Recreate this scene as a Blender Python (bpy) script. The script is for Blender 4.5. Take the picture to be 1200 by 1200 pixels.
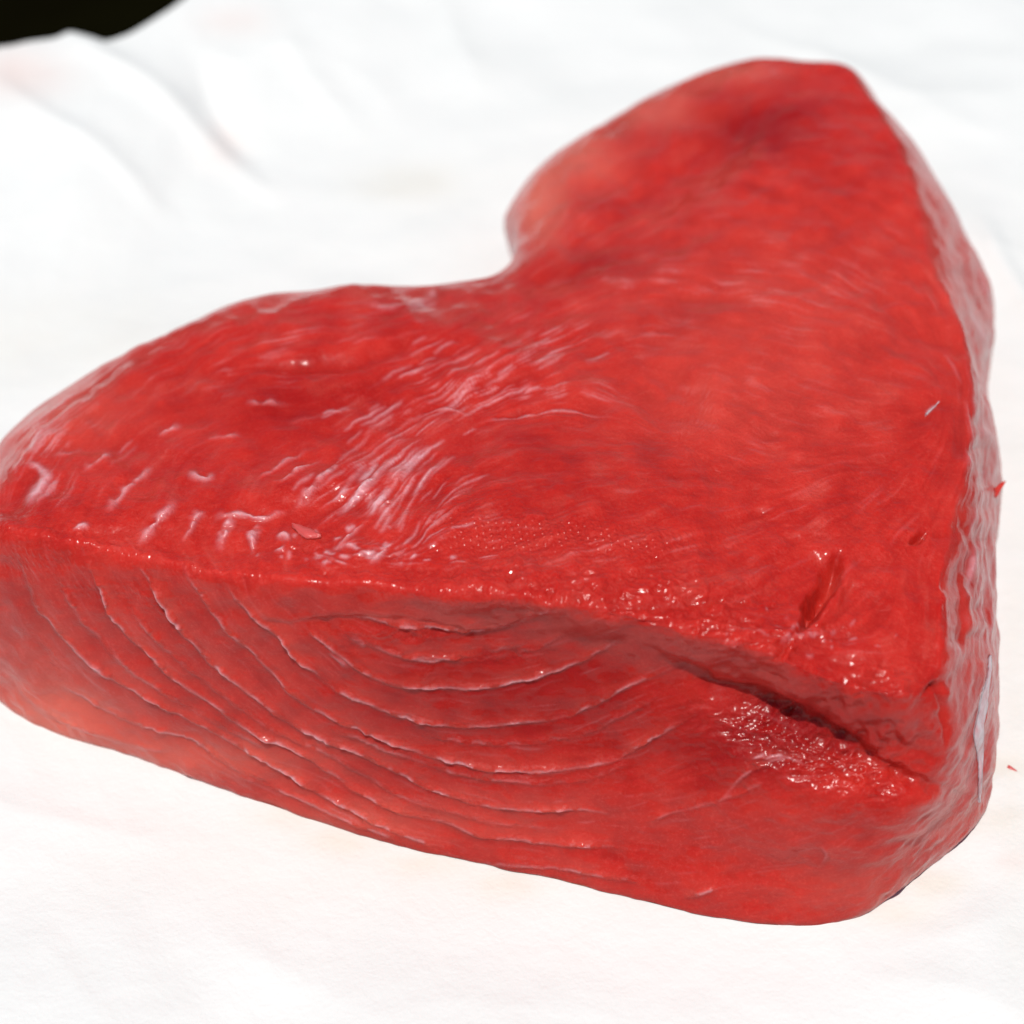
import bpy, math, random
import numpy as np
from mathutils import Vector
random.seed(4); rng = np.random.default_rng(7)

# ------------------------------------------------------------------ scene, camera, sky, sun
S = bpy.context.scene
for o in list(bpy.data.objects): bpy.data.objects.remove(o)
COL = S.collection
EL = math.radians(41.0); DIST = 0.46; TZ = 0.030; FW = 0.205       # camera height angle, distance, frame width there
LENS = 36.0 * DIST / FW
cam_d = bpy.data.cameras.new('camera'); cam = bpy.data.objects.new('camera', cam_d); COL.objects.link(cam)
cam.location = (0, -DIST * math.cos(EL), TZ + DIST * math.sin(EL))
cam.rotation_euler = (math.pi / 2 - EL, 0, 0)
cam_d.lens = LENS; cam_d.sensor_width = 36; cam_d.clip_start = 0.01; cam_d.clip_end = 50
cam_d.dof.use_dof = True; cam_d.dof.focus_distance = 0.423; cam_d.dof.aperture_fstop = 12.0
S.camera = cam
S.render.resolution_x = 1024; S.render.resolution_y = 1024

SUN_EL = math.radians(71); SUN_AZ = math.radians(-168)             # azimuth of the sun from +Y, clockwise positive (towards +X)
sdir = Vector((math.sin(SUN_AZ) * math.cos(SUN_EL), math.cos(SUN_AZ) * math.cos(SUN_EL), math.sin(SUN_EL)))
W = bpy.data.worlds.new('World'); S.world = W; W.use_nodes = True
wt = W.node_tree; bg = wt.nodes['Background']
sky = wt.nodes.new('ShaderNodeTexSky'); sky.sky_type = 'NISHITA'; sky.sun_disc = False
sky.sun_elevation = SUN_EL; sky.sun_rotation = SUN_AZ
wt.links.new(sky.outputs[0], bg.inputs[0]); bg.inputs[1].default_value = 0.055
sun_d = bpy.data.lights.new('sun', 'SUN'); sun = bpy.data.objects.new('sun', sun_d); COL.objects.link(sun)
sun_d.energy = 4.0; sun_d.angle = math.radians(0.55); sun_d.color = (1.0, 0.965, 0.91)
sun.rotation_euler = sdir.to_track_quat('Z', 'Y').to_euler(); sun.location = (0, 0, 2)
S.view_settings.view_transform = 'Standard'; S.view_settings.look = 'None'
S.view_settings.exposure = -0.02; S.view_settings.gamma = 1

# ------------------------------------------------------------------ measuring helpers
cl = np.array(cam.location); FWD = np.array([0, math.cos(EL), -math.sin(EL)]); UP = np.array([0, math.sin(EL), math.cos(EL)])
K = 36.0 / LENS
def at(px, py, z):
    """world point at height z that was measured at (px, py) in the photograph"""
    u = (px / 1200 - .5) * K; v = (.5 - py / 1200) * K
    d = FWD + np.array([1, 0, 0]) * u + UP * v
    t = (z - cl[2]) / d[2]
    return cl + d * t
def proj(P):
    q = P - cl; w = q @ FWD
    return ((q[..., 0] / w) / K + .5) * 1200, (.5 - (q @ UP) / w / K) * 1200
def smooth(a, b, x):
    t = np.clip((x - a) / (b - a), 0, 1); return t * t * (3 - 2 * t)
def mesh_obj(name, V, F, mat, parent=None, shade=True):
    me = bpy.data.meshes.new(name); n = len(V); F = np.asarray(F, dtype=np.int32); k = F.shape[1]
    me.vertices.add(n); me.vertices.foreach_set('co', np.asarray(V, dtype=np.float32).ravel())
    me.loops.add(F.size); me.loops.foreach_set('vertex_index', F.ravel())
    me.polygons.add(len(F)); me.polygons.foreach_set('loop_start', np.arange(0, F.size, k, dtype=np.int32))
    try: me.polygons.foreach_set('loop_total', np.full(len(F), k, dtype=np.int32))
    except Exception: pass
    me.update(calc_edges=True); me.validate()
    if shade: me.polygons.foreach_set('use_smooth', np.ones(len(me.polygons), dtype=bool))
    me.materials.append(mat); o = bpy.data.objects.new(name, me); COL.objects.link(o)
    if parent: o.parent = parent
    return o
def attr(o, name, vals):
    a = o.data.attributes.new(name, 'FLOAT', 'POINT'); a.data.foreach_set('value', np.asarray(vals, dtype=np.float32))
def gridfaces(m, n, closed_rows=False):
    i = np.arange(m if closed_rows else m - 1)[:, None]; j = np.arange(n - 1)[None, :]; i2 = (i + 1) % m
    return np.stack([i * n + j, i2 * n + j, i2 * n + j + 1, i * n + j + 1], -1).reshape(-1, 4)
# value noise in 3-D
_tab = rng.random(65536)
def vnoise(P):
    Pi = np.floor(P).astype(np.int64); f = P - Pi; f = f * f * (3 - 2 * f); r = 0
    for dx in (0, 1):
        for dy in (0, 1):
            for dz in (0, 1):
                h = ((Pi[..., 0] + dx) * 73856093 ^ (Pi[..., 1] + dy) * 19349663 ^ (Pi[..., 2] + dz) * 83492791) & 65535
                w = (f[..., 0] if dx else 1 - f[..., 0]) * (f[..., 1] if dy else 1 - f[..., 1]) * (f[..., 2] if dz else 1 - f[..., 2])
                r = r + w * _tab[h]
    return r * 2 - 1
def fbm(P, oct=3):
    a = 1; s = 0
    for k in range(oct): s = s + a * vnoise(P * 2 ** k + 17.3 * k); a *= .5
    return s

# ------------------------------------------------------------------ node helpers
class N:
    def __init__(s, mat): s.t = mat.node_tree; s.n = s.t.nodes; s.l = s.t.links
    def new(s, ty, **kw):
        q = s.n.new(ty)
        for k, v in kw.items(): setattr(q, k, v)
        return q
    def put(s, sock, v):
        if isinstance(v, bpy.types.NodeSocket): s.l.new(v, sock)
        else: sock.default_value = v
    def math(s, op, a, b=0.0, clamp=False):
        q = s.new('ShaderNodeMath', operation=op, use_clamp=clamp); s.put(q.inputs[0], a); s.put(q.inputs[1], b); return q.outputs[0]
    def mix(s, f, a, b):
        q = s.new('ShaderNodeMix', data_type='RGBA'); s.put(q.inputs[0], f); s.put(q.inputs[6], a); s.put(q.inputs[7], b); return q.outputs[2]
    def attr(s, name): return s.new('ShaderNodeAttribute', attribute_name=name).outputs['Fac']
    def noise(s, scale, detail=3, rough=.55, vec=None, dist=0):
        q = s.new('ShaderNodeTexNoise'); q.inputs['Scale'].default_value = scale; q.inputs['Detail'].default_value = detail
        q.inputs['Roughness'].default_value = rough; q.inputs['Distortion'].default_value = dist
        if vec is not None: s.l.new(vec, q.inputs['Vector'])
        return q.outputs[0]
    def ramp(s, v, a, b, lo=0.0, hi=1.0):
        q = s.new('ShaderNodeMapRange'); s.put(q.inputs[0], v)
        for i, x in enumerate((a, b, lo, hi)): q.inputs[i + 1].default_value = x
        return q.outputs[0]
def newmat(name):
    m = bpy.data.materials.new(name); m.use_nodes = True; m.node_tree.nodes.clear(); h = N(m)
    out = h.new('ShaderNodeOutputMaterial'); p = h.new('ShaderNodeBsdfPrincipled'); h.l.new(p.outputs[0], out.inputs[0])
    return m, h, p, out
def C(r, g, b): return (r, g, b, 1)

def flesh_material():
    m, h, p, out = newmat('raw_red_flesh')
    co = h.new('ShaderNodeTexCoord').outputs['Object']
    milk_glint, pale, deep, dots = h.attr('milk_glint'), h.attr('pale'), h.attr('deep'), h.attr('dots')
    nb = h.noise(60, 4, .6, co); nf = h.noise(900, 3, .6, co)
    col = h.mix(h.ramp(nb, .3, .7), C(.46, .014, .009), C(.56, .029, .019))
    col = h.mix(h.ramp(h.noise(170, 5, .65, co), .38, .70, 0, .42), col, C(.34, .004, .004))
    col = h.mix(h.ramp(h.noise(1300, 3, .7, co), .5, .75, 0, .45), col, C(.62, .06, .045))
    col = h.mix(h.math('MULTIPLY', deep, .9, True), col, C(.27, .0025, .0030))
    col = h.mix(h.math('MULTIPLY', pale, .8, True), col, C(.72, .155, .110))
    col = h.mix(h.math('MULTIPLY', milk_glint, h.ramp(nf, .3, .7, .6, 1.0), True), col, C(.74, .42, .46))  # milky membrane, plus the ridge glints painted as whitening
    h.put(p.inputs['Base Color'], col)
    p.inputs['Subsurface Weight'].default_value = .6
    p.inputs['Subsurface Radius'].default_value = (1.0, .12, .10); p.inputs['Subsurface Scale'].default_value = .008
    ro = h.math('ADD', h.ramp(h.noise(130, 3, .6, co), .3, .7, .42, .62), h.math('MULTIPLY', milk_glint, -.08))
    h.put(p.inputs['Roughness'], ro); p.inputs['Specular IOR Level'].default_value = .12
    p.inputs['Coat Weight'].default_value = .7; p.inputs['Coat IOR'].default_value = 1.30
    h.put(p.inputs['Coat Roughness'], h.ramp(nb, .35, .65, .11, .26))
    # hexagonal imprint of a cloth, and fine wet grain
    sx = h.new('ShaderNodeSeparateXYZ'); wv = h.new('ShaderNodeVectorMath', operation='ADD')
    h.l.new(co, wv.inputs[0]); nz = h.new('ShaderNodeTexNoise'); nz.inputs['Scale'].default_value = 90
    sc = h.new('ShaderNodeVectorMath', operation='SCALE'); h.l.new(nz.outputs['Color'], sc.inputs[0]); sc.inputs['Scale'].default_value = .0012
    h.l.new(co, nz.inputs['Vector']); h.l.new(sc.outputs[0], wv.inputs[1]); h.l.new(wv.outputs[0], sx.inputs[0])
    X = sx.outputs[0]; Y = h.math('SUBTRACT', sx.outputs[1], sx.outputs[2]); k = 2 * math.pi / .00125
    s = None
    for a in (10, 70, 130):
        a = math.radians(a)
        q = h.math('COSINE', h.math('ADD', h.math('MULTIPLY', X, k * math.cos(a)), h.math('MULTIPLY', Y, k * math.sin(a))))
        s = q if s is None else h.math('ADD', s, q)
    hexd = h.math('MULTIPLY', h.ramp(s, .2, 2.6), dots)
    fine = h.math('ADD', h.math('MULTIPLY', h.noise(1700, 2, .6, co), .55), h.math('MULTIPLY', h.noise(600, 3, .6, co), 1.0))
    hh = h.math('ADD', h.math('MULTIPLY', hexd, .9), h.math('MULTIPLY', fine, h.math('ADD', .5, h.math('MULTIPLY', h.attr('wet'), 1.9))))
    b = h.new('ShaderNodeBump'); b.inputs['Strength'].default_value = .8; b.inputs['Distance'].default_value = .00026
    h.put(b.inputs['Height'], hh)
    h.l.new(b.outputs[0], p.inputs['Normal'])
    b2 = h.new('ShaderNodeBump'); b2.inputs['Strength'].default_value = .8; b2.inputs['Distance'].default_value = .00030
    h.put(b2.inputs['Height'], h.math('ADD', h.math('MULTIPLY', hexd, .85), h.math('MULTIPLY', h.noise(620, 2, .5, co), h.math('ADD', .30, h.math('MULTIPLY', h.attr('wet'), .45)))))
    h.l.new(b2.outputs[0], p.inputs['Coat Normal'])
    return m
FLESH = flesh_material()

def membrane_material():
    m, h, p, out = newmat('white_membrane')
    co = h.new('ShaderNodeTexCoord').outputs['Object']
    h.put(p.inputs['Base Color'], h.mix(h.ramp(h.noise(300, 3, .6, co), .35, .65), C(.62, .26, .28), C(.70, .50, .54)))
    p.inputs['Roughness'].default_value = .25; p.inputs['Subsurface Weight'].default_value = .4
    p.inputs['Subsurface Radius'].default_value = (1, .4, .4); p.inputs['Subsurface Scale'].default_value = .002
    b = h.new('ShaderNodeBump'); b.inputs['Distance'].default_value = .0002; h.put(b.inputs['Height'], h.noise(900, 3, .6, co)); h.l.new(b.outputs[0], p.inputs['Normal'])
    return m
MEMB = membrane_material()
FLAKE = newmat('pale_pink_flesh'); FLAKE[2].inputs['Base Color'].default_value = C(.60, .085, .08); FLAKE[2].inputs['Roughness'].default_value = .35; FLAKE[2].inputs['Subsurface Weight'].default_value = .4; FLAKE[2].inputs['Subsurface Radius'].default_value = (1, .3, .3); FLAKE[2].inputs['Subsurface Scale'].default_value = .002; FLAKE = FLAKE[0]

def paper_material():
    m, h, p, out = newmat('white_paper')
    co = h.new('ShaderNodeTexCoord').outputs['Object']
    col = h.mix(h.ramp(h.noise(25, 4, .6, co), .3, .7), C(.80, .82, .815), C(.84, .856, .85))
    col = h.mix(h.math('MULTIPLY', h.attr('blood_fold_shade'), h.ramp(h.noise(60, 3, .6, co), .3, .7, .5, 1.0), True), col, C(.80, .62, .58))
    col = h.mix(h.math('MULTIPLY', h.attr('juice'), h.ramp(h.noise(70, 3, .6, co), .3, .7, .4, 1.0), True), col, C(.74, .70, .60))
    h.put(p.inputs['Base Color'], col); p.inputs['Roughness'].default_value = .6; p.inputs['Specular IOR Level'].default_value = .3
    tr = h.new('ShaderNodeBsdfTranslucent'); tr.inputs[0].default_value = C(.8, .8, .78)
    mx = h.new('ShaderNodeMixShader'); mx.inputs[0].default_value = .12
    h.l.new(p.outputs[0], mx.inputs[1]); h.l.new(tr.outputs[0], mx.inputs[2]); h.l.new(mx.outputs[0], out.inputs[0])
    b = h.new('ShaderNodeBump'); b.inputs['Distance'].default_value = .0007; b.inputs['Strength'].default_value = .7
    h.put(b.inputs['Height'], h.math('ADD', h.noise(130, 4, .6, co), h.math('MULTIPLY', h.noise(1200, 2, .5, co), .15)))
    h.l.new(b.outputs[0], p.inputs['Normal']); h.l.new(b.outputs[0], tr.inputs['Normal'])
    return m
PAPER = paper_material()
def table_material():
    m, h, p, out = newmat('dark_tabletop')
    co = h.new('ShaderNodeTexCoord').outputs['Object']
    h.put(p.inputs['Base Color'], h.mix(h.ramp(h.noise(14, 4, .6, co), .3, .7), C(.0025, .002, .0008), C(.004, .0038, .0012)))
    p.inputs['Roughness'].default_value = .9; p.inputs['Specular IOR Level'].default_value = .0
    return m

# ------------------------------------------------------------------ the table under everything
t = mesh_obj('tabletop', [(-1.2, -.9, -.004), (1.2, -.9, -.004), (1.2, 1.6, -.004), (-1.2, 1.6, -.004)], [(0, 1, 2, 3)], table_material(), shade=False)
t['kind'] = 'structure'

# ------------------------------------------------------------------ the paper
def build_paper():
    edge_px = [(-420, 62), (-200, 60), (-60, 62), (0, 53), (40, 46), (80, 41), (105, 44), (122, 48), (150, 38), (180, 22), (215, 3), (260, -30), (340, -60), (480, -95), (800, -130), (1300, -150), (1700, -150)]
    EZ = .012
    E = np.array([at(x, y, EZ) for x, y in edge_px])
    nx, ny = 620, 560
    xs = np.linspace(-.32, .30, nx); ye = np.interp(xs, E[:, 0], E[:, 1])
    ye = ye + .0006 * vnoise(np.stack([xs * 260, xs * 0, xs * 0 + 3], -1))
    tt = np.linspace(0, 1, ny) ** .9
    X = np.repeat(xs[:, None], ny, 1); Y = -.26 + (ye[:, None] + .26) * tt[None, :]
    d = ye[:, None] - Y                                             # distance from the far edge
    P3 = np.stack([X, Y, X * 0], -1)
    Z = EZ * smooth(.14, 0, d) ** 1.3 * smooth(.10, -.06, X)
    far = smooth(.02, .20, Y); out = smooth(.10, .2, np.hypot(X - .02, (Y + .01)))
    wr = 1 - np.abs(fbm(P3 * 16 + 4.1, 3))
    Z = Z + (.0012 * far + .0008) * (wr - .6) * smooth(0, .5, out + .25) + .0006 * fbm(P3 * 45, 2) + .0017 * (1 - np.abs(fbm(P3 * 26 + 31, 2))) * smooth(.02, -.03, Y)
    # creases: from, to (photo points on the sheet), height, width
    for (x0, y0, x1, y1, hgt, w) in [(70, 70, 320, 225, .0022, .0040), (235, 110, 300, 200, -.0022, .0045), (0, 130, 200, 260, .0016, .004), (520, 10, 560, 120, .0015, .006),
                                     (1150, 250, 1230, 420, .002, .004), (-40, 930, 260, 1010, .0006, .003), (60, 1110, 130, 1200, .0006, .003), (830, 20, 1180, 160, .001, .006), (200, 1050, 420, 1190, .0005, .004), (1050, 1110, 1200, 1060, .0008, .004), (330, 60, 420, 170, .0012, .005)]:
        a = at(x0, y0, 0)[:2]; b = at(x1, y1, 0)[:2]; v = b - a; L = np.hypot(*v); v = v / L
        u = (X - a[0]) * v[0] + (Y - a[1]) * v[1]; s = (X - a[0]) * -v[1] + (Y - a[1]) * v[0]
        s = s + .0015 * np.sin(u * 90)
        Z = Z + hgt * np.exp(-np.abs(s / w) ** 1.5) * smooth(-.01, .02, u) * smooth(L + .01, L - .02, u)
    # flat where the fish lies
    fl = smooth(.075, .115, np.hypot((X - .005) / 1.15, (Y - .0)))
    Z = np.where(Y < .2, Z * (.15 + .85 * fl), Z)
    Z = np.maximum(Z, -.0025) 
    P = np.stack([X, Y, Z], -1)
    o = mesh_obj('paper_sheet', P.reshape(-1, 3), gridfaces(nx, ny), PAPER)
    px, py = proj(P)
    g = lambda x, y, rx, ry: np.exp(-((px - x) / rx) ** 2 - ((py - y) / ry) ** 2)
    blood_fold_shade = .7 * g(20, 85, 60, 28) + .45 * g(275, 25, 40, 18) + .5 * g(262, 172, 26, 26) + .3 * g(1188, 1010, 30, 12)  # blood stains; the spot by the crease is fold shade put into the colour
    juice = .5 * g(480, 215, 60, 22) + .22 * g(600, 1010, 480, 60) + .6 * sum(g(a_, b_, 45, 18) for a_, b_ in [(330,955),(400,985),(500,1010),(600,1036),(1090,1035),(1050,1072),(1165,900),(1150,960)]) + .25 * g(60, 400, 200, 60) + .3 * g(1190, 800, 20, 300)
    attr(o, 'blood_fold_shade', blood_fold_shade.ravel()); attr(o, 'juice', juice.ravel())
    so = o.modifiers.new('thickness', 'SOLIDIFY'); so.thickness = .00012; so.offset = -1
    o['label'] = 'white crinkled butcher paper spread under the red fish, its far edge curling up'; o['category'] = 'paper'
    return o
build_paper()

# ------------------------------------------------------------------ relief of the flesh, mapped over the block
O = 120; M = 1440
YY, XX = np.mgrid[0:M, 0:M].astype(np.float32); XX -= O; YY -= O
Hm = np.zeros((M, M), np.float32); milk_glint = np.zeros_like(Hm); pale = np.zeros_like(Hm); deep = np.zeros_like(Hm); dots = np.zeros_like(Hm); wet = np.zeros_like(Hm)
def spline(pts, n=8):
    p = np.array(pts, float); q = np.vstack([2 * p[0] - p[1], p, 2 * p[-1] - p[-2]]); out = []
    for i in range(1, len(q) - 2):
        for t in np.arange(n) / n:
            out.append(.5 * ((2 * q[i]) + (-q[i-1] + q[i+1]) * t + (2*q[i-1] - 5*q[i] + 4*q[i+1] - q[i+2]) * t*t + (-q[i-1] + 3*q[i] - 3*q[i+1] + q[i+2]) * t**3))
    out.append(q[-2]); return np.array(out)
def field(pts, pad):
    """signed distance (positive = right/below of the direction of travel) and 0..1 along a polyline, over its own window"""
    p = np.asarray(pts, float)
    x0 = int(max(0, p[:, 0].min() - pad + O)); x1 = int(min(M, p[:, 0].max() + pad + O + 1)); y0 = int(max(0, p[:, 1].min() - pad + O)); y1 = int(min(M, p[:, 1].max() + pad + O + 1))
    if x1 <= x0 or y1 <= y0: return None
    xx = XX[y0:y1, x0:x1]; yy = YY[y0:y1, x0:x1]
    best = np.full(xx.shape, 1e9, np.float32); sg = np.zeros_like(best); tt = np.zeros_like(best); n = len(p) - 1
    for i in range(n):
        ax, ay = p[i]; vx, vy = p[i+1] - p[i]; L2 = vx*vx + vy*vy + 1e-9
        a0 = int(max(0, min(ax, ax+vx) - pad + O - x0)); a1 = int(max(ax, ax+vx) + pad + O - x0 + 2); b0 = int(max(0, min(ay, ay+vy) - pad + O - y0)); b1 = int(max(ay, ay+vy) + pad + O - y0 + 2)
        X_ = xx[b0:b1, a0:a1]; Y_ = yy[b0:b1, a0:a1]
        if X_.size == 0: continue
        u = np.clip(((X_-ax)*vx + (Y_-ay)*vy) / L2, 0, 1); dx = X_-ax-u*vx; dy = Y_-ay-u*vy; d = np.hypot(dx, dy)
        bb = best[b0:b1, a0:a1]; k = d < bb; bb[k] = d[k]
        sg[b0:b1, a0:a1][k] = np.where(vx*dy - vy*dx >= 0, d, -d)[k]; tt[b0:b1, a0:a1][k] = ((i + u) / n)[k]
    best = np.minimum(best, 1e3); sg = np.where(best < 900, sg, 1e3)
    return (slice(y0, y1), slice(x0, x1)), sg, tt
lowx = fbm(np.stack([XX / 38, YY / 38, XX * 0], -1), 2); low2 = fbm(np.stack([XX / 14 + 9, YY / 14, XX * 0], -1), 2)

bead = fbm(np.stack([XX / 8.5, YY / 5.4, XX * 0 + 5], -1), 2); bead = .45 * bead + .9 * (1 - 2.2 * np.abs(fbm(np.stack([XX / 15 + 7, YY / 8.5, XX * 0 + 11], -1), 2)))
ARCS = [  # the muscle layers on the cut front face: points, strength
 ([(66,802),(109,827),(131,838),(195,859),(225,868),(259,890),(285,904),(330,925)], .7),
 ([(10,625),(26,664),(41,712),(56,731),(75,750),(97,772),(127,791),(165,814),(210,836),(262,862),(300,885),(342,912),(383,937),(425,960),(458,975),(500,990),(560,1004)], 1.2),
 ([(88,630),(109,671),(116,690),(131,724),(157,750),(187,780),(210,802),(240,821),(270,840),(300,859),(337,875),(364,889),(392,912),(425,933),(467,952),(508,962),(550,977),(600,985),(654,990),(733,994),(800,1000)], 1.2),
 ([(154,649),(176,682),(199,724),(225,754),(240,772),(262,791),(296,817),(330,842),(383,869),(433,890),(467,906),(500,923),(533,933),(575,944),(633,948),(683,948),(730,955)], 1.2),
 ([(210,662),(229,690),(255,727),(281,754),(307,780),(337,810),(383,840),(425,860),(475,879),(517,890),(567,900),(633,903),(675,899),(717,892),(750,875),(800,846),(837,821)], 1.0),
 ([(258,672),(275,700),(300,727),(325,746),(342,771),(367,790),(404,815),(437,829),(471,844),(508,850),(558,853),(617,848),(667,840),(700,825),(742,803),(804,779)], 1.1),
 ([(354,729),(371,748),(396,767),(421,785),(446,798),(475,806),(517,808),(567,807),(617,798),(667,783),(700,767),(733,752)], 1.0),
 ([(400,722),(442,727),(475,735),(517,737),(571,742),(617,729),(650,712)], .9),
 ([(460,765),(500,776),(525,773),(567,767),(620,757)], .7),
 ([(540,1012),(592,1015),(654,1021),(717,1029),(760,1035)], .5),
 ([(25,735),(60,770),(66,800)], .3), ([(15,800),(60,840),(120,862),(200,885)], .4),
 ([(270,905),(330,930),(400,962),(480,992)], .6),
 ([(796,1052),(825,1046),(854,1033)], .9), ([(846,938),(879,904),(917,892),(955,902)], .8), ([(760,960),(840,935),(900,915)], .3), ([(960,985),(966,1000),(958,1015)], .4)]
def between(a, b, f, s):
    a = spline(a, 6); b = spline(b, 6); u = np.linspace(0, 1, 14); A_ = a[(u * (len(a) - 1)).astype(int)]; B_ = b[(u * (len(b) - 1)).astype(int)]
    return ([tuple(q) for q in A_ * (1 - f) + B_ * f][1:-1], s)
ARCS += [between(ARCS[2][0], ARCS[3][0], .45, .35), between(ARCS[3][0][6:], ARCS[4][0][6:], .55, .3), between(ARCS[4][0][8:], ARCS[5][0][8:], .6, .22), between(ARCS[1][0][:12], ARCS[2][0][:12], .5, .3), between(ARCS[6][0], ARCS[7][0], .5, .3)]
for pts, s in ARCS:
    short = np.hypot(pts[-1][0]-pts[0][0], pts[-1][1]-pts[0][1]) < 130; sp = spline(pts, 5); r = field(sp, 34)
    if r is None: continue
    w, sg, tt = r; ee = .45 if short else .12; end = smooth(0, ee, tt) * smooth(1, 1-ee, tt)
    sg = sg + 1.4 * low2[w]; brk = .35 + .9 * smooth(-.5, .6, low2[w] + .5 * lowx[w]); amp = s * end * (.75 + .5 * lowx[w]); bd = .0 if short else .22
    Hm[w] += amp * (.30 * brk * (1 + .35 * bead[w]) * np.exp(-((sg + 2.2) / 2.9) ** 2) - .09 * brk * np.exp(-((sg - 1.5) / 2.2) ** 2) + bd * .6 * np.exp(-np.clip(-sg, 0, 99) / 16) * (sg < 0) * smooth(34, 20, -sg) - bd * .4 * np.exp(-np.clip(sg, 0, 99) / 12) * (sg >= 0) * smooth(34, 20, sg))
    milk_glint[w] += .5 * brk * amp * np.exp(-((sg + 1.5) / 1.6) ** 2) * (low2[w] > -.2)
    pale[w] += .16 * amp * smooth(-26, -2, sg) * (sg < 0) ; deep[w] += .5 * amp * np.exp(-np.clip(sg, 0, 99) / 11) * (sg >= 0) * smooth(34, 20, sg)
    wet[w] += 1.0 * np.exp(-((sg + 2) / 3.6) ** 2) * end; Hm[w] += .16 * bead[w] * np.exp(-((sg + 3) / 4.5) ** 2) * end * smooth(-.1, .5, lowx[w] + .2)
def groove(pts, width, depth, n=6, wob=.5, lip=0.0, asym=1.0):
    w, sg, tt = field(spline(pts, n), width * 4); end = smooth(0, .42, tt) * smooth(1, .58, tt)
    sg = sg + wob * low2[w] * 2
    ww = np.where(sg > 0, width * asym, width)
    ww = ww * (.35 + .65 * end); Hm[w] += end * (-depth * np.exp(-(sg / ww) ** 2)) + lip * end ** 2 * np.exp(-((sg + width * 1.6) / width) ** 2)
# creases and folds (mm)
groove([(700,745),(762,762),(808,779),(842,804),(887,817),(933,837),(975,858),(1017,887),(1058,908),(1100,921),(1125,929),(1160,940)], 10, 2.1, asym=1.7, wob=1.2)
groove([(262,731),(300,726),(337,732),(370,727),(442,724),(517,733),(580,740),(650,716),(700,712)], 5, .7, asym=2.5)
groove([(986,646),(980,664),(968,694),(950,724),(926,752)], 8.0, 4.4, lip=1.3, wob=1.2, asym=1.5); groove([(978,676),(962,690),(966,700),(950,708),(952,722),(940,736),(930,752)], 7, 2.2, lip=.7, wob=1.5); groove([(934,742),(922,756),(912,770),(900,774)], 4, .9, lip=.5)
groove([(1062,640),(1075,632),(1090,620)], 4, 1.6, lip=.5)
groove([(1078,818),(1090,808),(1102,806),(1104,850),(1100,890)], 4, 1.6)
groove([(250,436),(330,438),(380,433),(430,424),(480,400),(500,380)], 11, 1.9, lip=.45)
groove([(462,322),(482,344),(510,366),(540,380)], 17, 1.3)
groove([(960,110),(900,135),(840,170),(780,215),(720,255),(660,300),(600,345)], 34, 2.6, wob=2)
groove([(610,320),(640,330),(700,310),(760,300)], 10, .8)
groove([(390,505),(460,440),(540,410),(640,380)], 24, 1.2, wob=2)
groove([(350,560),(440,520),(520,470),(560,500)], 14, .6)
groove([(1040,330),(1085,330),(1120,372)], 10, .8); groove([(1060,390),(1110,400),(1140,420)], 9, .7)
groove([(560,500),(553,540),(548,600)], 6, .35); groove([(560,500),(610,488),(680,488),(740,505)], 7, .5, asym=.5)
groove([(880,470),(905,520),(890,560)], 20, .7); groove([(760,560),(850,530),(930,500)], 10, .4); groove([(700,590),(820,640),(900,600),(985,560)], 14, .5)
groove([(650,700),(720,690),(800,650),(850,640)], 8, .6); groove([(700,716),(780,712),(850,705),(900,715)], 6, .6)
groove([(1100,640),(1102,700),(1100,760),(1098,800)], 6, -.4, wob=2, asym=.6)
for pts in [[(1110,250),(1130,310),(1140,380)],[(1135,330),(1150,370),(1162,400)],[(1140,470),(1160,530),(1170,580)],[(1120,590),(1135,640),(1140,720)],[(1150,600),(1160,660),(1155,740)],[(1125,640),(1130,720),(1125,800)]]:
    groove(pts, 4, .45, lip=.35)
# lumps (x, y, radius x, radius y, mm)
for x, y, rx, ry, a in [(320,400,140,40,1.4),(240,500,170,70,.9),(650,560,140,90,1.8),(760,400,130,60,1.2),(1000,220,90,80,1.5),(900,420,160,80,1.0),(980,600,90,60,.8),(1020,760,70,40,1.6),(930,740,40,25,1.2),
                        (700,690,90,22,1.5),(560,690,90,18,.8),(900,960,130,60,2.0),(640,930,160,40,1.0),(1110,860,30,40,.8),(720,250,50,25,1.0),(90,560,70,50,.8),(600,330,60,20,-.6)]:
    Hm += a * np.exp(-((XX - x) / rx) ** 2 - ((YY - y) / ry) ** 2)
# grain direction over the block (degrees, anticlockwise), from the photograph
FLOW = [(100,480,40),(60,600,48),(150,590,48),(230,600,58),(300,610,65),(300,640,70),(260,470,10),(330,475,6),(200,420,28),(400,360,5),(330,550,32),(420,560,45),(480,600,62),(450,470,32),(520,460,30),(600,430,26),(680,400,24),(560,650,10),
        (750,340,0),(850,330,-10),(900,250,-12),(1000,300,-25),(750,250,30),(640,220,55),(750,130,33),(900,100,15),(700,480,-18),(850,480,-20),(1000,450,-20),(1000,700,50),(900,690,30),(1050,600,42),(780,640,12),(900,740,-20),(1000,790,-8),(1080,700,85),(1090,560,70),(1040,520,10),
        (1150,350,-65),(1150,500,-75),(1150,650,85),(1150,800,80),(900,850,-25),(900,960,12),(1050,1000,35),(600,690,-2),(30,700,-60)]
for pts, s in ARCS[:9]:
    for i in range(0, len(pts) - 1, 2):
        a, b = pts[i], pts[i+1]; FLOW.append(((a[0]+b[0])/2, (a[1]+b[1])/2, -math.degrees(math.atan2(b[1]-a[1], b[0]-a[0]))))
FL = np.array(FLOW, float); fc, fs = np.cos(2*np.radians(FL[:, 2])), np.sin(2*np.radians(FL[:, 2]))
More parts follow.
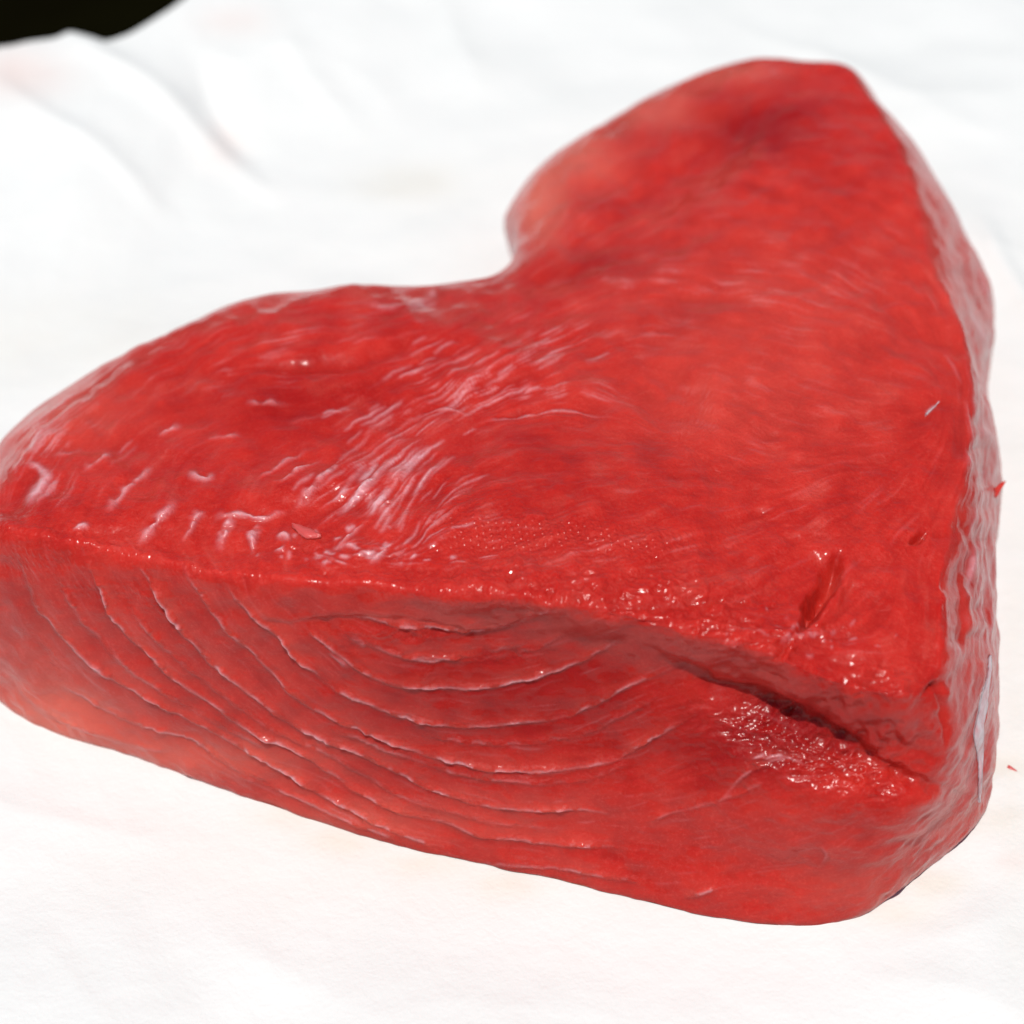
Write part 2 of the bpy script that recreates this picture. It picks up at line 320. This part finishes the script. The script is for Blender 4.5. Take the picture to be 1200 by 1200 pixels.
def flow(x, y):
    w = 1 / ((FL[:, 0]-x)**2 + (FL[:, 1]-y)**2 + 400) ** 1.5
    return .5 * math.atan2((w*fs).sum(), (w*fc).sum())
def streak(x, y, L, wd, hgt, mk, bend=0):
    p = [(x, y)]; X, Y = x, y; st = L / 5
    for k in range(5):
        a = flow(X, Y) + bend * (k - 2) * .1 + rng.normal(0, .05); X += st * math.cos(a); Y -= st * math.sin(a); p.append((X, Y))
    r = field(p, wd * 3)
    if r is None: return
    w, sg, tt = r; sg = sg + .7 * wd * low2[w]; e = np.exp(-(sg / wd) ** 2) * (tt * (1 - tt) * 4) ** .7
    Hm[w] += hgt * e; milk_glint[w] += mk * e
def rim_y(x): return np.interp(x, [0,70,150,220,300,400,480,600,700,800,870,920,960,1000,1060], [620,630,650,665,675,680,690,700,715,735,750,770,800,815,815])
# fibres: noise smeared along the grain
gx = np.arange(0, M + 16, 16) - O; fcg = np.zeros((len(gx), len(gx))); fsg = np.zeros_like(fcg)
for a_, y_ in enumerate(gx):
    for b_, x_ in enumerate(gx):
        w_ = 1 / ((FL[:, 0]-x_)**2 + (FL[:, 1]-y_)**2 + 400) ** 1.5; fcg[a_, b_] = (w_*fc).sum() / w_.sum(); fsg[a_, b_] = (w_*fs).sum() / w_.sum()
gi = np.arange(M) / 16.0; g0 = gi.astype(int); gf = (gi - g0)
def upg(A):
    B = A[g0] * (1 - gf)[:, None] + A[g0 + 1] * gf[:, None]; return B[:, g0] * (1 - gf) + B[:, g0 + 1] * gf
ANG = .5 * np.arctan2(upg(fsg), upg(fcg)) + .22 * lowx
DX = np.cos(ANG).astype(np.float32); DY = (-np.sin(ANG)).astype(np.float32)
def lic(src, steps, st=1.6):
    acc = src * 1.0; wsum = 1.0
    for sgn in (1, -1):
        x = XX + O; y = YY + O; pdx = DX * sgn; pdy = DY * sgn
        for k in range(steps):
            x = np.clip(x + pdx * st, 0, M - 1); y = np.clip(y + pdy * st, 0, M - 1); xi = (x + .5).astype(np.int32); yi = (y + .5).astype(np.int32)
            np.clip(xi, 0, M - 1, out=xi); np.clip(yi, 0, M - 1, out=yi)
            w_ = math.cos(k / steps * math.pi / 2); acc = acc + src[yi, xi] * w_; wsum += w_
            dx = DX[yi, xi]; dy = DY[yi, xi]; f_ = np.where(dx * pdx + dy * pdy < 0, -1, 1); pdx = dx * f_; pdy = dy * f_
    acc = acc / wsum; return (acc - acc.mean()) / acc.std()
n1 = fbm(np.stack([XX / 2.0, YY / 2.0, XX * 0 + 2], -1), 1); n2 = fbm(np.stack([XX / 7, YY / 7, XX * 0 + 6], -1), 2)
L1 = lic(n1, 14); L2 = lic(n2, 22)
patch = fbm(np.stack([XX / 26 + 3, YY / 20, XX * 0 + 8], -1), 3)
def G(x, y, rx, ry, a=1.0): return a * np.exp(-((XX - x) / rx) ** 2 - ((YY - y) / ry) ** 2)
dens = (G(640,410,70,24,.9) + G(540,450,80,40,.85) + G(440,560,46,50,.8) + G(510,610,50,40,.5) + G(400,590,40,26,.6) + G(440,650,70,14,.5) + G(50,510,50,50,.75) + G(60,580,30,26,.5) + G(770,330,140,22,.3) + G(900,350,120,50,.22)
        + G(880,480,110,50,.12) + G(230,430,100,26,.5) + G(470,365,40,16,.6) + G(690,240,30,14,.6) + G(900,80,30,8,.8) + G(700,640,120,30,.3) + G(930,745,70,14,.5) + G(1150,480,18,150,.3) + G(1148,690,18,110,.3) + G(1000,560,110,70,.06) + G(640,460,90,20,.35) + G(350,400,60,14,.4) + G(700,130,60,20,.3) + .05 * (YY < rim_y(XX)))
raw = .75 * L1 + .5 * L2 + 1.1 * patch + .5 * low2
milk_glint += (dens * (.35 + .65 * smooth(-.35, .5, patch)) * .50 * smooth(1.0, 2.6, raw + 1.3 * dens) * smooth(-.6, 1.4, L1)).astype(np.float32)
topm = .3 + .7 * smooth(20, -10, YY - rim_y(XX)); Hm += topm * (.034 * L1 * (.25 + 2.2 * dens) + .06 * L2 * (.2 + 1.9 * dens)).astype(np.float32)
for k in range(420):                                                # single loose strands
    x = rng.uniform(-40, 1160); y = rng.uniform(100, 1060)
    streak(x, y, rng.uniform(14, 60), rng.uniform(.8, 1.8), rng.normal(.03, .05), abs(rng.normal(0, .05)))
for cx, cy, sx_, sy_, n, L, wd, mk in [(600,430,90,20,24,40,1.3,.4),(500,480,60,40,26,38,1.3,.4),(430,560,40,40,34,44,1.6,.45),(500,610,40,30,24,44,1.3,.4),(420,590,30,26,14,44,2.2,.5),(440,655,40,10,26,12,1.8,.5),(40,520,40,40,16,40,2,.3),(380,645,40,12,24,10,2.2,.5),(470,365,20,12,6,26,4,.3),(940,745,60,14,26,10,1.8,.3),(1150,480,10,120,20,40,1.8,.35),(1145,700,12,90,18,40,1.8,.35)]:
    for k in range(n):
        streak(rng.normal(cx, sx_), rng.normal(cy, sy_), L * rng.uniform(.3, 1.4), wd * rng.uniform(.5, 1.4), rng.uniform(.02, .2), mk * rng.uniform(.3, 1.3))
# wet ridges near the left front edge, their sun glints whitened into the colour
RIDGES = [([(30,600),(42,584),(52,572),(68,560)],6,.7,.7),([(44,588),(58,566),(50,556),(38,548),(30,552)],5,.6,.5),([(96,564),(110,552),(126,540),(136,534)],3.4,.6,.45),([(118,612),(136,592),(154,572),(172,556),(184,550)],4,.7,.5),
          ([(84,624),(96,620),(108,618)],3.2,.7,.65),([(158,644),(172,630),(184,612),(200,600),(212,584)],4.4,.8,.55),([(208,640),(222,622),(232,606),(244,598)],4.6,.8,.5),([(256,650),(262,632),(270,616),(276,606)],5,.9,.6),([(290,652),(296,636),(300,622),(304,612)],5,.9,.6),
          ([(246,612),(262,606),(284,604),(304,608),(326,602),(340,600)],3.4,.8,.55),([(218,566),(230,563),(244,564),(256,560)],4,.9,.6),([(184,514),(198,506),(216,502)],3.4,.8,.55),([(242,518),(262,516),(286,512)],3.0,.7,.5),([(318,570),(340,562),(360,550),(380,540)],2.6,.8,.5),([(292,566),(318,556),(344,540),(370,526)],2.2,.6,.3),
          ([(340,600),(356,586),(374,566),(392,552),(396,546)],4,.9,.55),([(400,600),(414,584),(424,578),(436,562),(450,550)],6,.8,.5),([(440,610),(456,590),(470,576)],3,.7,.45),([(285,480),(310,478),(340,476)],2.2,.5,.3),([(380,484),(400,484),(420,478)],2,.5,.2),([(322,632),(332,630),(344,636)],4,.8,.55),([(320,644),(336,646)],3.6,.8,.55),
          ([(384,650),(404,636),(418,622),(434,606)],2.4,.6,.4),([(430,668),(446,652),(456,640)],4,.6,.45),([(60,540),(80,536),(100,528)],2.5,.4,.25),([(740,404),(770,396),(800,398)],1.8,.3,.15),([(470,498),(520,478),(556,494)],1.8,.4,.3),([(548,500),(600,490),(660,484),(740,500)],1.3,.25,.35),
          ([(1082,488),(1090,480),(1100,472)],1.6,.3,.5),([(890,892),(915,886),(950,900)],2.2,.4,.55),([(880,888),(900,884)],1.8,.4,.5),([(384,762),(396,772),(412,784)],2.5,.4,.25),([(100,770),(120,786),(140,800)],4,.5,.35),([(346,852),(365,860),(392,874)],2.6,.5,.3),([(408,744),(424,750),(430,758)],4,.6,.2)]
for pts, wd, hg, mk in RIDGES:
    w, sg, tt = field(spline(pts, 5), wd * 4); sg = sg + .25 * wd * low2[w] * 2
    e = np.exp(-(sg / (wd * (.5 + .7 * smooth(-.6, .6, low2[w])))) ** 2) * (smooth(0, .4, tt) * smooth(1, .6, tt)); br = smooth(-1.2, .2, bead[w] + .5 * low2[w]); Hm[w] += .62 * hg * e * (.45 + .6 * br + .25 * bead[w]); milk_glint[w] += 1.25 * mk * e ** 1.3 * (.3 + .8 * br); wet[w] += .6 * e
# soft lumpy wet beads: along the rim and below the ledge
ry = rim_y(XX); rimband = np.exp(-((YY - ry + 4) / 14) ** 2) * (XX > 0) * smooth(1100, 1060, XX)
bz = G(895,845,70,26,.8) + G(960,880,70,32,.9) + G(1010,920,60,26,.6) + G(860,900,90,30,.25) + rimband * (.25 + .5 * smooth(450, 620, XX)) + G(760,690,120,18,.9) + G(620,672,120,16,.7) + G(860,715,70,22,.7) + G(1000,600,90,60,.25) + G(130,600,160,50,.22) + G(480,590,90,50,.3) + G(480,742,60,8,.8) + G(600,765,60,8,.5) + G(560,880,200,60,.12) + G(170,700,50,20,.3) + G(930,745,70,16,.8) + G(1030,790,50,14,.8) + G(340,640,60,16,.5) + G(430,650,60,14,.5)
Hm += .36 * bead * np.clip(bz, 0, 1); wet += np.clip(bz, 0, 1)
mid = fbm(np.stack([XX / 24 + 1, YY / 17, XX * 0 + 3], -1), 2); Hm += (.26 + .20 * smooth(10, -10, YY - rim_y(XX))) * mid; Hm += .45 * low2 * (G(990,845,90,40) + G(1050,880,60,40)) ; Hm += .35 * lowx * smooth(0, 1, np.clip(bz * .5 + .4, 0, 1)) + .05 * low2
dots += G(640,630,90,22) + G(560,620,60,60,.5) + G(50,655,60,16,.7) + G(110,690,50,12,.5) + G(760,640,60,20,.8) + rimband * .35 + G(880,640,60,40,.3) + G(180,720,60,40,.15) + G(1000,950,80,30,.25)
pale += G(50,850,90,45,1.0) + G(190,890,150,28,.6) + G(400,960,200,26,.3) + G(30,780,60,60,.25) + G(1145,450,30,260,.08) + G(628,235,34,44,.85) + G(675,180,50,34,.7) + G(755,125,60,24,.55) + G(850,85,70,14,.45) + G(60,480,90,50,.35) + G(1000,1040,90,30,.22) + G(1110,970,30,30,.2) + G(920,350,200,100,.16) + G(850,480,160,70,.16)  # pale fatty flesh; also lobe-flank glow and top sheen put into the colour
tone = .42 * L2 + .20 * L1 + .75 * patch + 1.0 * lowx; top_ = smooth(10, -10, YY - rim_y(XX)); pale += np.clip(tone - .3, 0, 2) * (.02 + .07 * top_); deep += np.clip(-tone - .1, 0, 2) * .22; milk_glint += .05 * (1 - top_) * smooth(1.4, 2.4, L1 + .5 * patch); wet += .22 + .25 * smooth(.2, .8, patch)
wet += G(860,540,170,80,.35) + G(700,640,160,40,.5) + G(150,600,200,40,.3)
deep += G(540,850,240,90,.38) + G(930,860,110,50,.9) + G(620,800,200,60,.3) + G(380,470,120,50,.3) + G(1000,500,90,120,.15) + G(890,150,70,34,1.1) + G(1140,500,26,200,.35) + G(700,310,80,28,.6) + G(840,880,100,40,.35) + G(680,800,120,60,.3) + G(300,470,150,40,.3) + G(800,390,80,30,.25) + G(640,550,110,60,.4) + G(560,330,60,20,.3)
MAPS = dict(milk_glint=np.clip(milk_glint, 0, 1), pale=np.clip(pale, 0, 1), deep=np.clip(deep, 0, 1), dots=np.clip(dots, 0, 1), wet=np.clip(wet, 0, 1))
def sample(A, px, py):
    x = np.clip(px + O, 0, M - 2.001); y = np.clip(py + O, 0, M - 2.001); i = x.astype(int); j = y.astype(int); fx = x - i; fy = y - j
    return (A[j, i]*(1-fx) + A[j, i+1]*fx)*(1-fy) + (A[j+1, i]*(1-fx) + A[j+1, i+1]*fx)*fy

# ------------------------------------------------------------------ the tuna block
SEC = [  # rim, upper wall, middle wall, lower wall, foot — each (photo x, photo y, height in m); last: samples to the next section
 [(-10,590,.047),(-45,640,.037),(-65,690,.024),(-50,740,.010),(-30,765,0),40],
 [(10,622,.050),(6,680,.040),(4,740,.026),(14,800,.010),(30,845,0),100],
 [(150,652,.051),(152,705,.042),(158,775,.028),(165,850,.011),(175,893,0),110],
 [(300,678,.054),(300,722,.046),(300,800,.030),(300,885,.012),(300,940,0),110],
 [(450,688,.056),(450,735,.047),(450,820,.032),(450,915,.013),(450,988,0),110],
 [(600,702,.058),(600,748,.047),(600,835,.032),(600,945,.013),(600,1020,0),100],
 [(740,725,.058),(732,772,.046),(722,855,.032),(712,965,.013),(710,1046,0),90],
 [(870,755,.056),(852,808,.042),(842,880,.032),(832,990,.013),(822,1072,0),70],
 [(960,795,.053),(938,862,.036),(930,920,.030),(922,1015,.012),(912,1086,0),70],
 [(1050,815,.051),(1024,893,.034),(1012,945,.028),(1006,1022,.012),(992,1080,0),44],
 [(1092,800,.050),(1095,892,.034),(1090,945,.026),(1080,980,.015),(1066,1035,0),34],
 [(1107,765,.051),(1133,838,.035),(1143,895,.021),(1145,936,.010),(1139,972,0),40],
 [(1106,705,.052),(1150,775,.036),(1166,848,.020),(1165,892,.009),(1160,926,0),44],
 [(1108,640,.053),(1152,700,.039),(1168,766,.021),(1167,808,.010),(1162,846,0),50],
 [(1130,560,.054),(1154,605,.041),(1166,660,.024),(1162,720,.011),(1160,750,0),50],
 [(1143,455,.055),(1161,510,.041),(1170,562,.025),(1165,620,.011),(1162,650,0),44],
 [(1123,375,.055),(1143,415,.041),(1156,455,.025),(1156,510,.011),(1150,540,0),40],
 [(1090,295,.055),(1136,325,.041),(1166,362,.025),(1160,415,.011),(1150,440,0),36],
 [(1068,220,.054),(1112,245,.041),(1141,295,.025),(1143,345,.011),(1138,375,0),34],
 [(1046,155,.053),(1075,175,.041),(1104,230,.026),(1110,275,.011),(1108,300,0),30],
 [(1018,112,.052),(1042,135,.041),(1062,190,.026),(1070,235,.011),(1068,262,0),26],
 [(986,76,.051),(1000,94,.042),(1010,160,.026),(1010,205,.011),(1004,240,0),30],
 [(910,80,.050),(890,70,.043),(880,120,.027),(882,165,.011),(888,200,0),30],
 [(835,118,.048),(795,96,.040),(772,118,.028),(775,165,.011),(782,195,0),36],
 [(765,175,.047),(705,148,.037),(678,170,.025),(680,210,.010),(690,235,0),36],
 [(705,240,.046),(643,196,.035),(615,218,.023),(615,255,.010),(625,280,0),30],
 [(660,280,.046),(606,240,.033),(590,258,.021),(598,290,.010),(610,310,0),30],
 [(622,318,.046),(601,296,.037),(599,318,.024),(612,360,.010),(622,390,0),26],
 [(580,338,.046),(574,324,.040),(576,372,.025),(578,425,.010),(584,460,0),30],
 [(518,350,.0465),(506,338,.040),(503,390,.026),(505,450,.010),(512,490,0),30],
 [(442,350,.049),(428,339,.042),(415,395,.026),(417,455,.010),(425,495,0),36],
 [(332,360,.048),(306,349,.040),(287,400,.026),(285,460,.010),(295,505,0),36],
 [(230,398,.047),(200,388,.038),(172,425,.025),(170,485,.010),(180,530,0),36],
 [(130,452,.045),(95,442,.035),(62,480,.023),(52,535,.010),(62,575,0),36],
 [(50,520,.045),(8,520,.035),(-28,565,.023),(-38,615,.010),(-32,645,0),36]]
def cr(a, b, c, d, t):
    return .5 * ((2*b) + (-a + c)*t + (2*a - 5*b + 4*c - d)*t*t + (-a + 3*b - 3*c + d)*t**3)
CTR = np.array(at(800, 520, .0575))
def build_flesh(parent):
    L = np.array([[at(*q) for q in s[:5]] for s in SEC]); cnt = [s[5] for s in SEC]; n = len(SEC); rows = []
    for i in range(n):
        a, b, c, d = L[i-1], L[i], L[(i+1) % n], L[(i+2) % n]
        # shorten tangents where neighbouring spans differ a lot
        for k in range(cnt[i]):
            rows.append(cr(a, b, c, d, k / cnt[i]))
    R = np.array(rows)                                               # (m,5,3)
    m = len(R); cen = CTR[None]
    ctl = []
    for t in (0, .12, .3, .5, .7, .86, .955):
        P = cen + (R[:, 0] - cen) * t
        P[:, 2] += .0016 * math.sin(math.pi * min(1, t))
        ctl.append(P)
    for j in range(5): ctl.append(R[:, j].copy())
    inner = R[:, 4] + (cen * np.array([1, 1, 0]) - R[:, 4]) * .05; inner[:, 2] = .0003; ctl.append(inner)
    bot = R[:, 4] + (cen * np.array([1, 1, 0]) - R[:, 4]) * .98; bot[:, 2] = .0005; ctl.append(bot)
    ctl = np.array(ctl); segs = [10, 40, 60, 60, 52, 34, 24, 60, 80, 90, 56, 8, 4]
    # smooth the radial chain with non-uniform splines
    rows = []
    for i in range(len(ctl) - 1):
        p0 = ctl[max(i-1, 0)]; p1 = ctl[i]; p2 = ctl[i+1]; p3 = ctl[min(i+2, len(ctl)-1)]
        d01 = np.sqrt(np.linalg.norm(p1-p0, axis=1, keepdims=True)) + 1e-4; d12 = np.sqrt(np.linalg.norm(p2-p1, axis=1, keepdims=True)) + 1e-4; d23 = np.sqrt(np.linalg.norm(p3-p2, axis=1, keepdims=True)) + 1e-4
        m1 = (p2-p1) + d12 * ((p1-p0)/d01 - (p2-p0)/(d01+d12)); m2 = (p2-p1) + d12 * ((p3-p2)/d23 - (p3-p1)/(d12+d23))
        if i == 0: m1 = p2 - p1
        for k in range(segs[i]):
            t = k / segs[i]; rows.append((2*t**3-3*t*t+1)*p1 + (t**3-2*t*t+t)*m1 + (-2*t**3+3*t*t)*p2 + (t**3-t*t)*m2)
    rows.append(ctl[-1]); P = np.array(rows).transpose(1, 0, 2)      # (m, nr, 3)
    nr = P.shape[1]
    # the cut edge is rolled over, softest in the middle of the front
    ri = sum(segs[:7]); idx = np.arange(nr); hw = 26; ker = np.hanning(2 * hw + 1); ker /= ker.sum(); Ps = P.copy()
    for k in range(3):
        pad = np.pad(P[..., k], ((0, 0), (hw, hw)), mode='edge'); cs = np.zeros_like(P[..., k])
        for q in range(2 * hw + 1): cs += ker[q] * pad[:, q:q + nr]
        Ps[..., k] = cs
    rx, _ = proj(P[:, ri]); wgt = np.exp(-((idx - ri) / 34.0) ** 2)[None, :] * (.35 + .65 * smooth(380, 560, rx) * smooth(1000, 880, rx))[:, None]
    P = P + (Ps - P) * wgt[..., None]
    def normals(P):
        du = np.roll(P, -1, 0) - np.roll(P, 1, 0); dv = np.empty_like(P); dv[:, 1:-1] = P[:, 2:] - P[:, :-2]; dv[:, 0] = P[:, 1] - P[:, 0]; dv[:, -1] = P[:, -1] - P[:, -2]
        N_ = np.cross(dv, du); N_[:, 0] = (0, 0, 1); N_[:, :3] = (0, 0, 1); L_ = np.linalg.norm(N_, axis=2, keepdims=True); return N_ / np.maximum(L_, 1e-12)
    Nn = normals(P)
    if Nn[:, 200, 2].mean() < 0: Nn[:, 3:] *= -1
    px, py = proj(P); view = cl - P; view /= np.linalg.norm(view, axis=2, keepdims=True)
    face = smooth(-.05, .25, (Nn * view).sum(2))
    h = sample(Hm, px, py) * face * smooth(.0, .006, P[..., 2])
    # gentle lumps everywhere, also on the hidden sides
    side = smooth(.95, .3, Nn[..., 2]) * smooth(.045, .07, P[..., 0] - .25 * P[..., 1]); g = .7 * fbm(P * 60 + 3, 2) + .25 * fbm(P * 160, 2) * smooth(.9, .2, Nn[..., 2]) + .34 * side * fbm(P * np.array([120, 120, 260]) + 9, 3)
    g += .5 * fbm(P * 170 + 40, 3) * smooth(.022, .0, P[..., 2]) * smooth(.95, .5, np.abs(Nn[..., 2])); g *= .55 + .45 * smooth(0, .004, P[..., 2])
    P2 = P + Nn * ((h + g) * .001)[..., None]
    P2[..., 2] = np.maximum(P2[..., 2], .0002)
    P2[:, 0] = P2[:, 0].mean(0)
    F = gridfaces(m, nr, True)
    o = mesh_obj('flesh', P2.reshape(-1, 3), F[:, ::-1] if True else F, FLESH, parent)
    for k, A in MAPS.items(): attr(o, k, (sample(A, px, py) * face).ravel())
    return o, P2, m, nr
root = bpy.data.objects.new('tuna_block', None); COL.objects.link(root)
root['label'] = 'thick heart-shaped block of raw red tuna lying on white paper'; root['category'] = 'raw fish'
flesh, FP, FM, FN = build_flesh(root)
print('flesh verts', len(flesh.data.vertices), 'mean normal z', sum(p.normal.z for p in list(flesh.data.polygons)[100000:100400]) / 400)

# ------------------------------------------------------------------ small parts that lie on the flesh
PX, PY = proj(FP); VN = np.zeros_like(FP)
du = np.roll(FP, -2, 0) - np.roll(FP, 2, 0); dv = np.zeros_like(FP); dv[:, 2:-2] = FP[:, 4:] - FP[:, :-4]; VN = np.cross(du, dv); VN /= np.maximum(np.linalg.norm(VN, axis=2, keepdims=True), 1e-12)
VV = cl - FP; VV /= np.linalg.norm(VV, axis=2, keepdims=True); sg_ = np.sign((VN * VV).sum(2)[:, 200:400].mean()); VN *= sg_
vis = (VN * VV).sum(2) > .02
fp = FP[vis]; fn = VN[vis]; fx = PX[vis]; fy = PY[vis]
def on_flesh(x, y, lift=0.0):
    k = np.argmin((fx - x) ** 2 + (fy - y) ** 2); near = (np.abs(fx - x) < 6) & (np.abs(fy - y) < 6)
    n_ = fn[near].mean(0) if near.any() else fn[k]; n_ = n_ / np.linalg.norm(n_)
    return fp[k] + n_ * lift, n_
def strip(name, pts, widths, lift, mat, label=None, thick=.0004, cross=9):
    """a soft strip or flake of tissue that hugs the surface"""
    c = spline(pts, 8); n = len(c); wd = np.interp(np.linspace(0, 1, n), np.linspace(0, 1, len(widths)), widths); V = []; F = []
    tg = np.gradient(c, axis=0); tg /= np.linalg.norm(tg, axis=1, keepdims=True)
    rows_ = []
    for i in range(n):
        row = []
        for j in range(cross):
            u = j / (cross - 1) * 2 - 1; q = c[i] + np.array([-tg[i, 1], tg[i, 0]]) * u * wd[i] * (1 + .12 * math.sin(i * .55 + u * .8))
            p, nn = on_flesh(q[0], q[1]); row.append((p, nn, (1 - u * u)))
        rows_.append(row)
    for side in (1, 0):
        for row in rows_:
            for p, nn, h_ in row: V.append(p + nn * (lift * .3 + (thick * h_ ** .5 if side else -thick)))
    A = n * cross
    for i in range(n - 1):
        for j in range(cross - 1):
            a = i * cross + j; F.append((a, a + 1, a + cross + 1, a + cross)); F.append((A + a, A + a + cross, A + a + cross + 1, A + a + 1))
    for i in range(n - 1):
        for j in (0, cross - 1):
            a = i * cross + j; F.append((a, a + cross, A + a + cross, A + a))
    for j in range(cross - 1):
        for i in (0, n - 1):
            a = i * cross + j; F.append((a, a + 1, A + a + 1, A + a))
    o = mesh_obj(name, V, F, mat, root)
    if label: o['label'] = label
    return o
strip('membrane', [(1160,768),(1158,795),(1152,825),(1147,860),(1149,900),(1147,940)], [1.0,2.2,5,6,2.6,.8], .0003, MEMB, 'thin white membrane running down the right side of the block', .00018)
strip('flesh_flake', [(343,617),(352,622),(364,627),(376,630)], [1.0,5,5.5,1.0], .0007, FLAKE, 'small loose pink flake stuck on the front of the top', .0006)
strip('fibre', [(1084,487),(1091,481),(1100,471)], [.8,1.1,.6], .0003, MEMB, 'short pale fibre lying on the top', .0002, 5)
# torn tag of flesh sticking out of the right side
def lump(name, base, tip, r0, mat, parent=None, seed=1, n=14, m=12):
    base = np.array(base); tip = np.array(tip); ax = tip - base; Ln = np.linalg.norm(ax); ax /= Ln; a = np.cross(ax, (0, 0, 1)); a /= np.linalg.norm(a); b = np.cross(ax, a); V = []
    for i in range(n):
        t_ = i / (n - 1); rr = r0 * math.sqrt(max(1e-4, 1 - t_ ** 1.5)) * (1 + .0 * t_)
        for j in range(m):
            th = 2 * math.pi * j / m; p = base + ax * Ln * t_ + (a * math.cos(th) * rr + b * math.sin(th) * rr * .5)
            V.append(p * 1.0)
    V = np.array(V); V += (r0 * .35) * np.stack([vnoise(V * 900 + seed), vnoise(V * 900 + seed + 7), vnoise(V * 900 + seed + 13)], -1)
    F = [(i * m + j, i * m + (j + 1) % m, (i + 1) * m + (j + 1) % m, (i + 1) * m + j) for i in range(n - 1) for j in range(m)]
    V = np.vstack([V, V[:m].mean(0), V[-m:].mean(0)]); k = len(V)
    F += [(k - 2, (j + 1) % m, j, k - 2) for j in range(m)]; F += [(k - 1, (n - 1) * m + j, (n - 1) * m + (j + 1) % m, k - 1) for j in range(m)]
    bm_ = bpy.data.meshes.new(name); bm_.from_pydata([tuple(v) for v in V], [], [tuple(dict.fromkeys(f)) for f in F]); bm_.materials.append(mat)
    for p in bm_.polygons: p.use_smooth = True
    o = bpy.data.objects.new(name, bm_); COL.objects.link(o)
    if parent: o.parent = parent
    return o
lump('torn_tag', at(1146,596,.030), at(1178,564,.035), .0010, FLESH, root, 3)['label'] = 'tiny torn tag of flesh sticking out of the right side'
# crumbs fallen on the paper
cr1 = lump('flesh_crumb', at(1181,898,.0006), at(1192,904,.0006), .0004, FLAKE, None, 5); cr1['category'] = 'crumb'; cr1['label'] = 'tiny pale pink crumb lying on the paper right of the block'
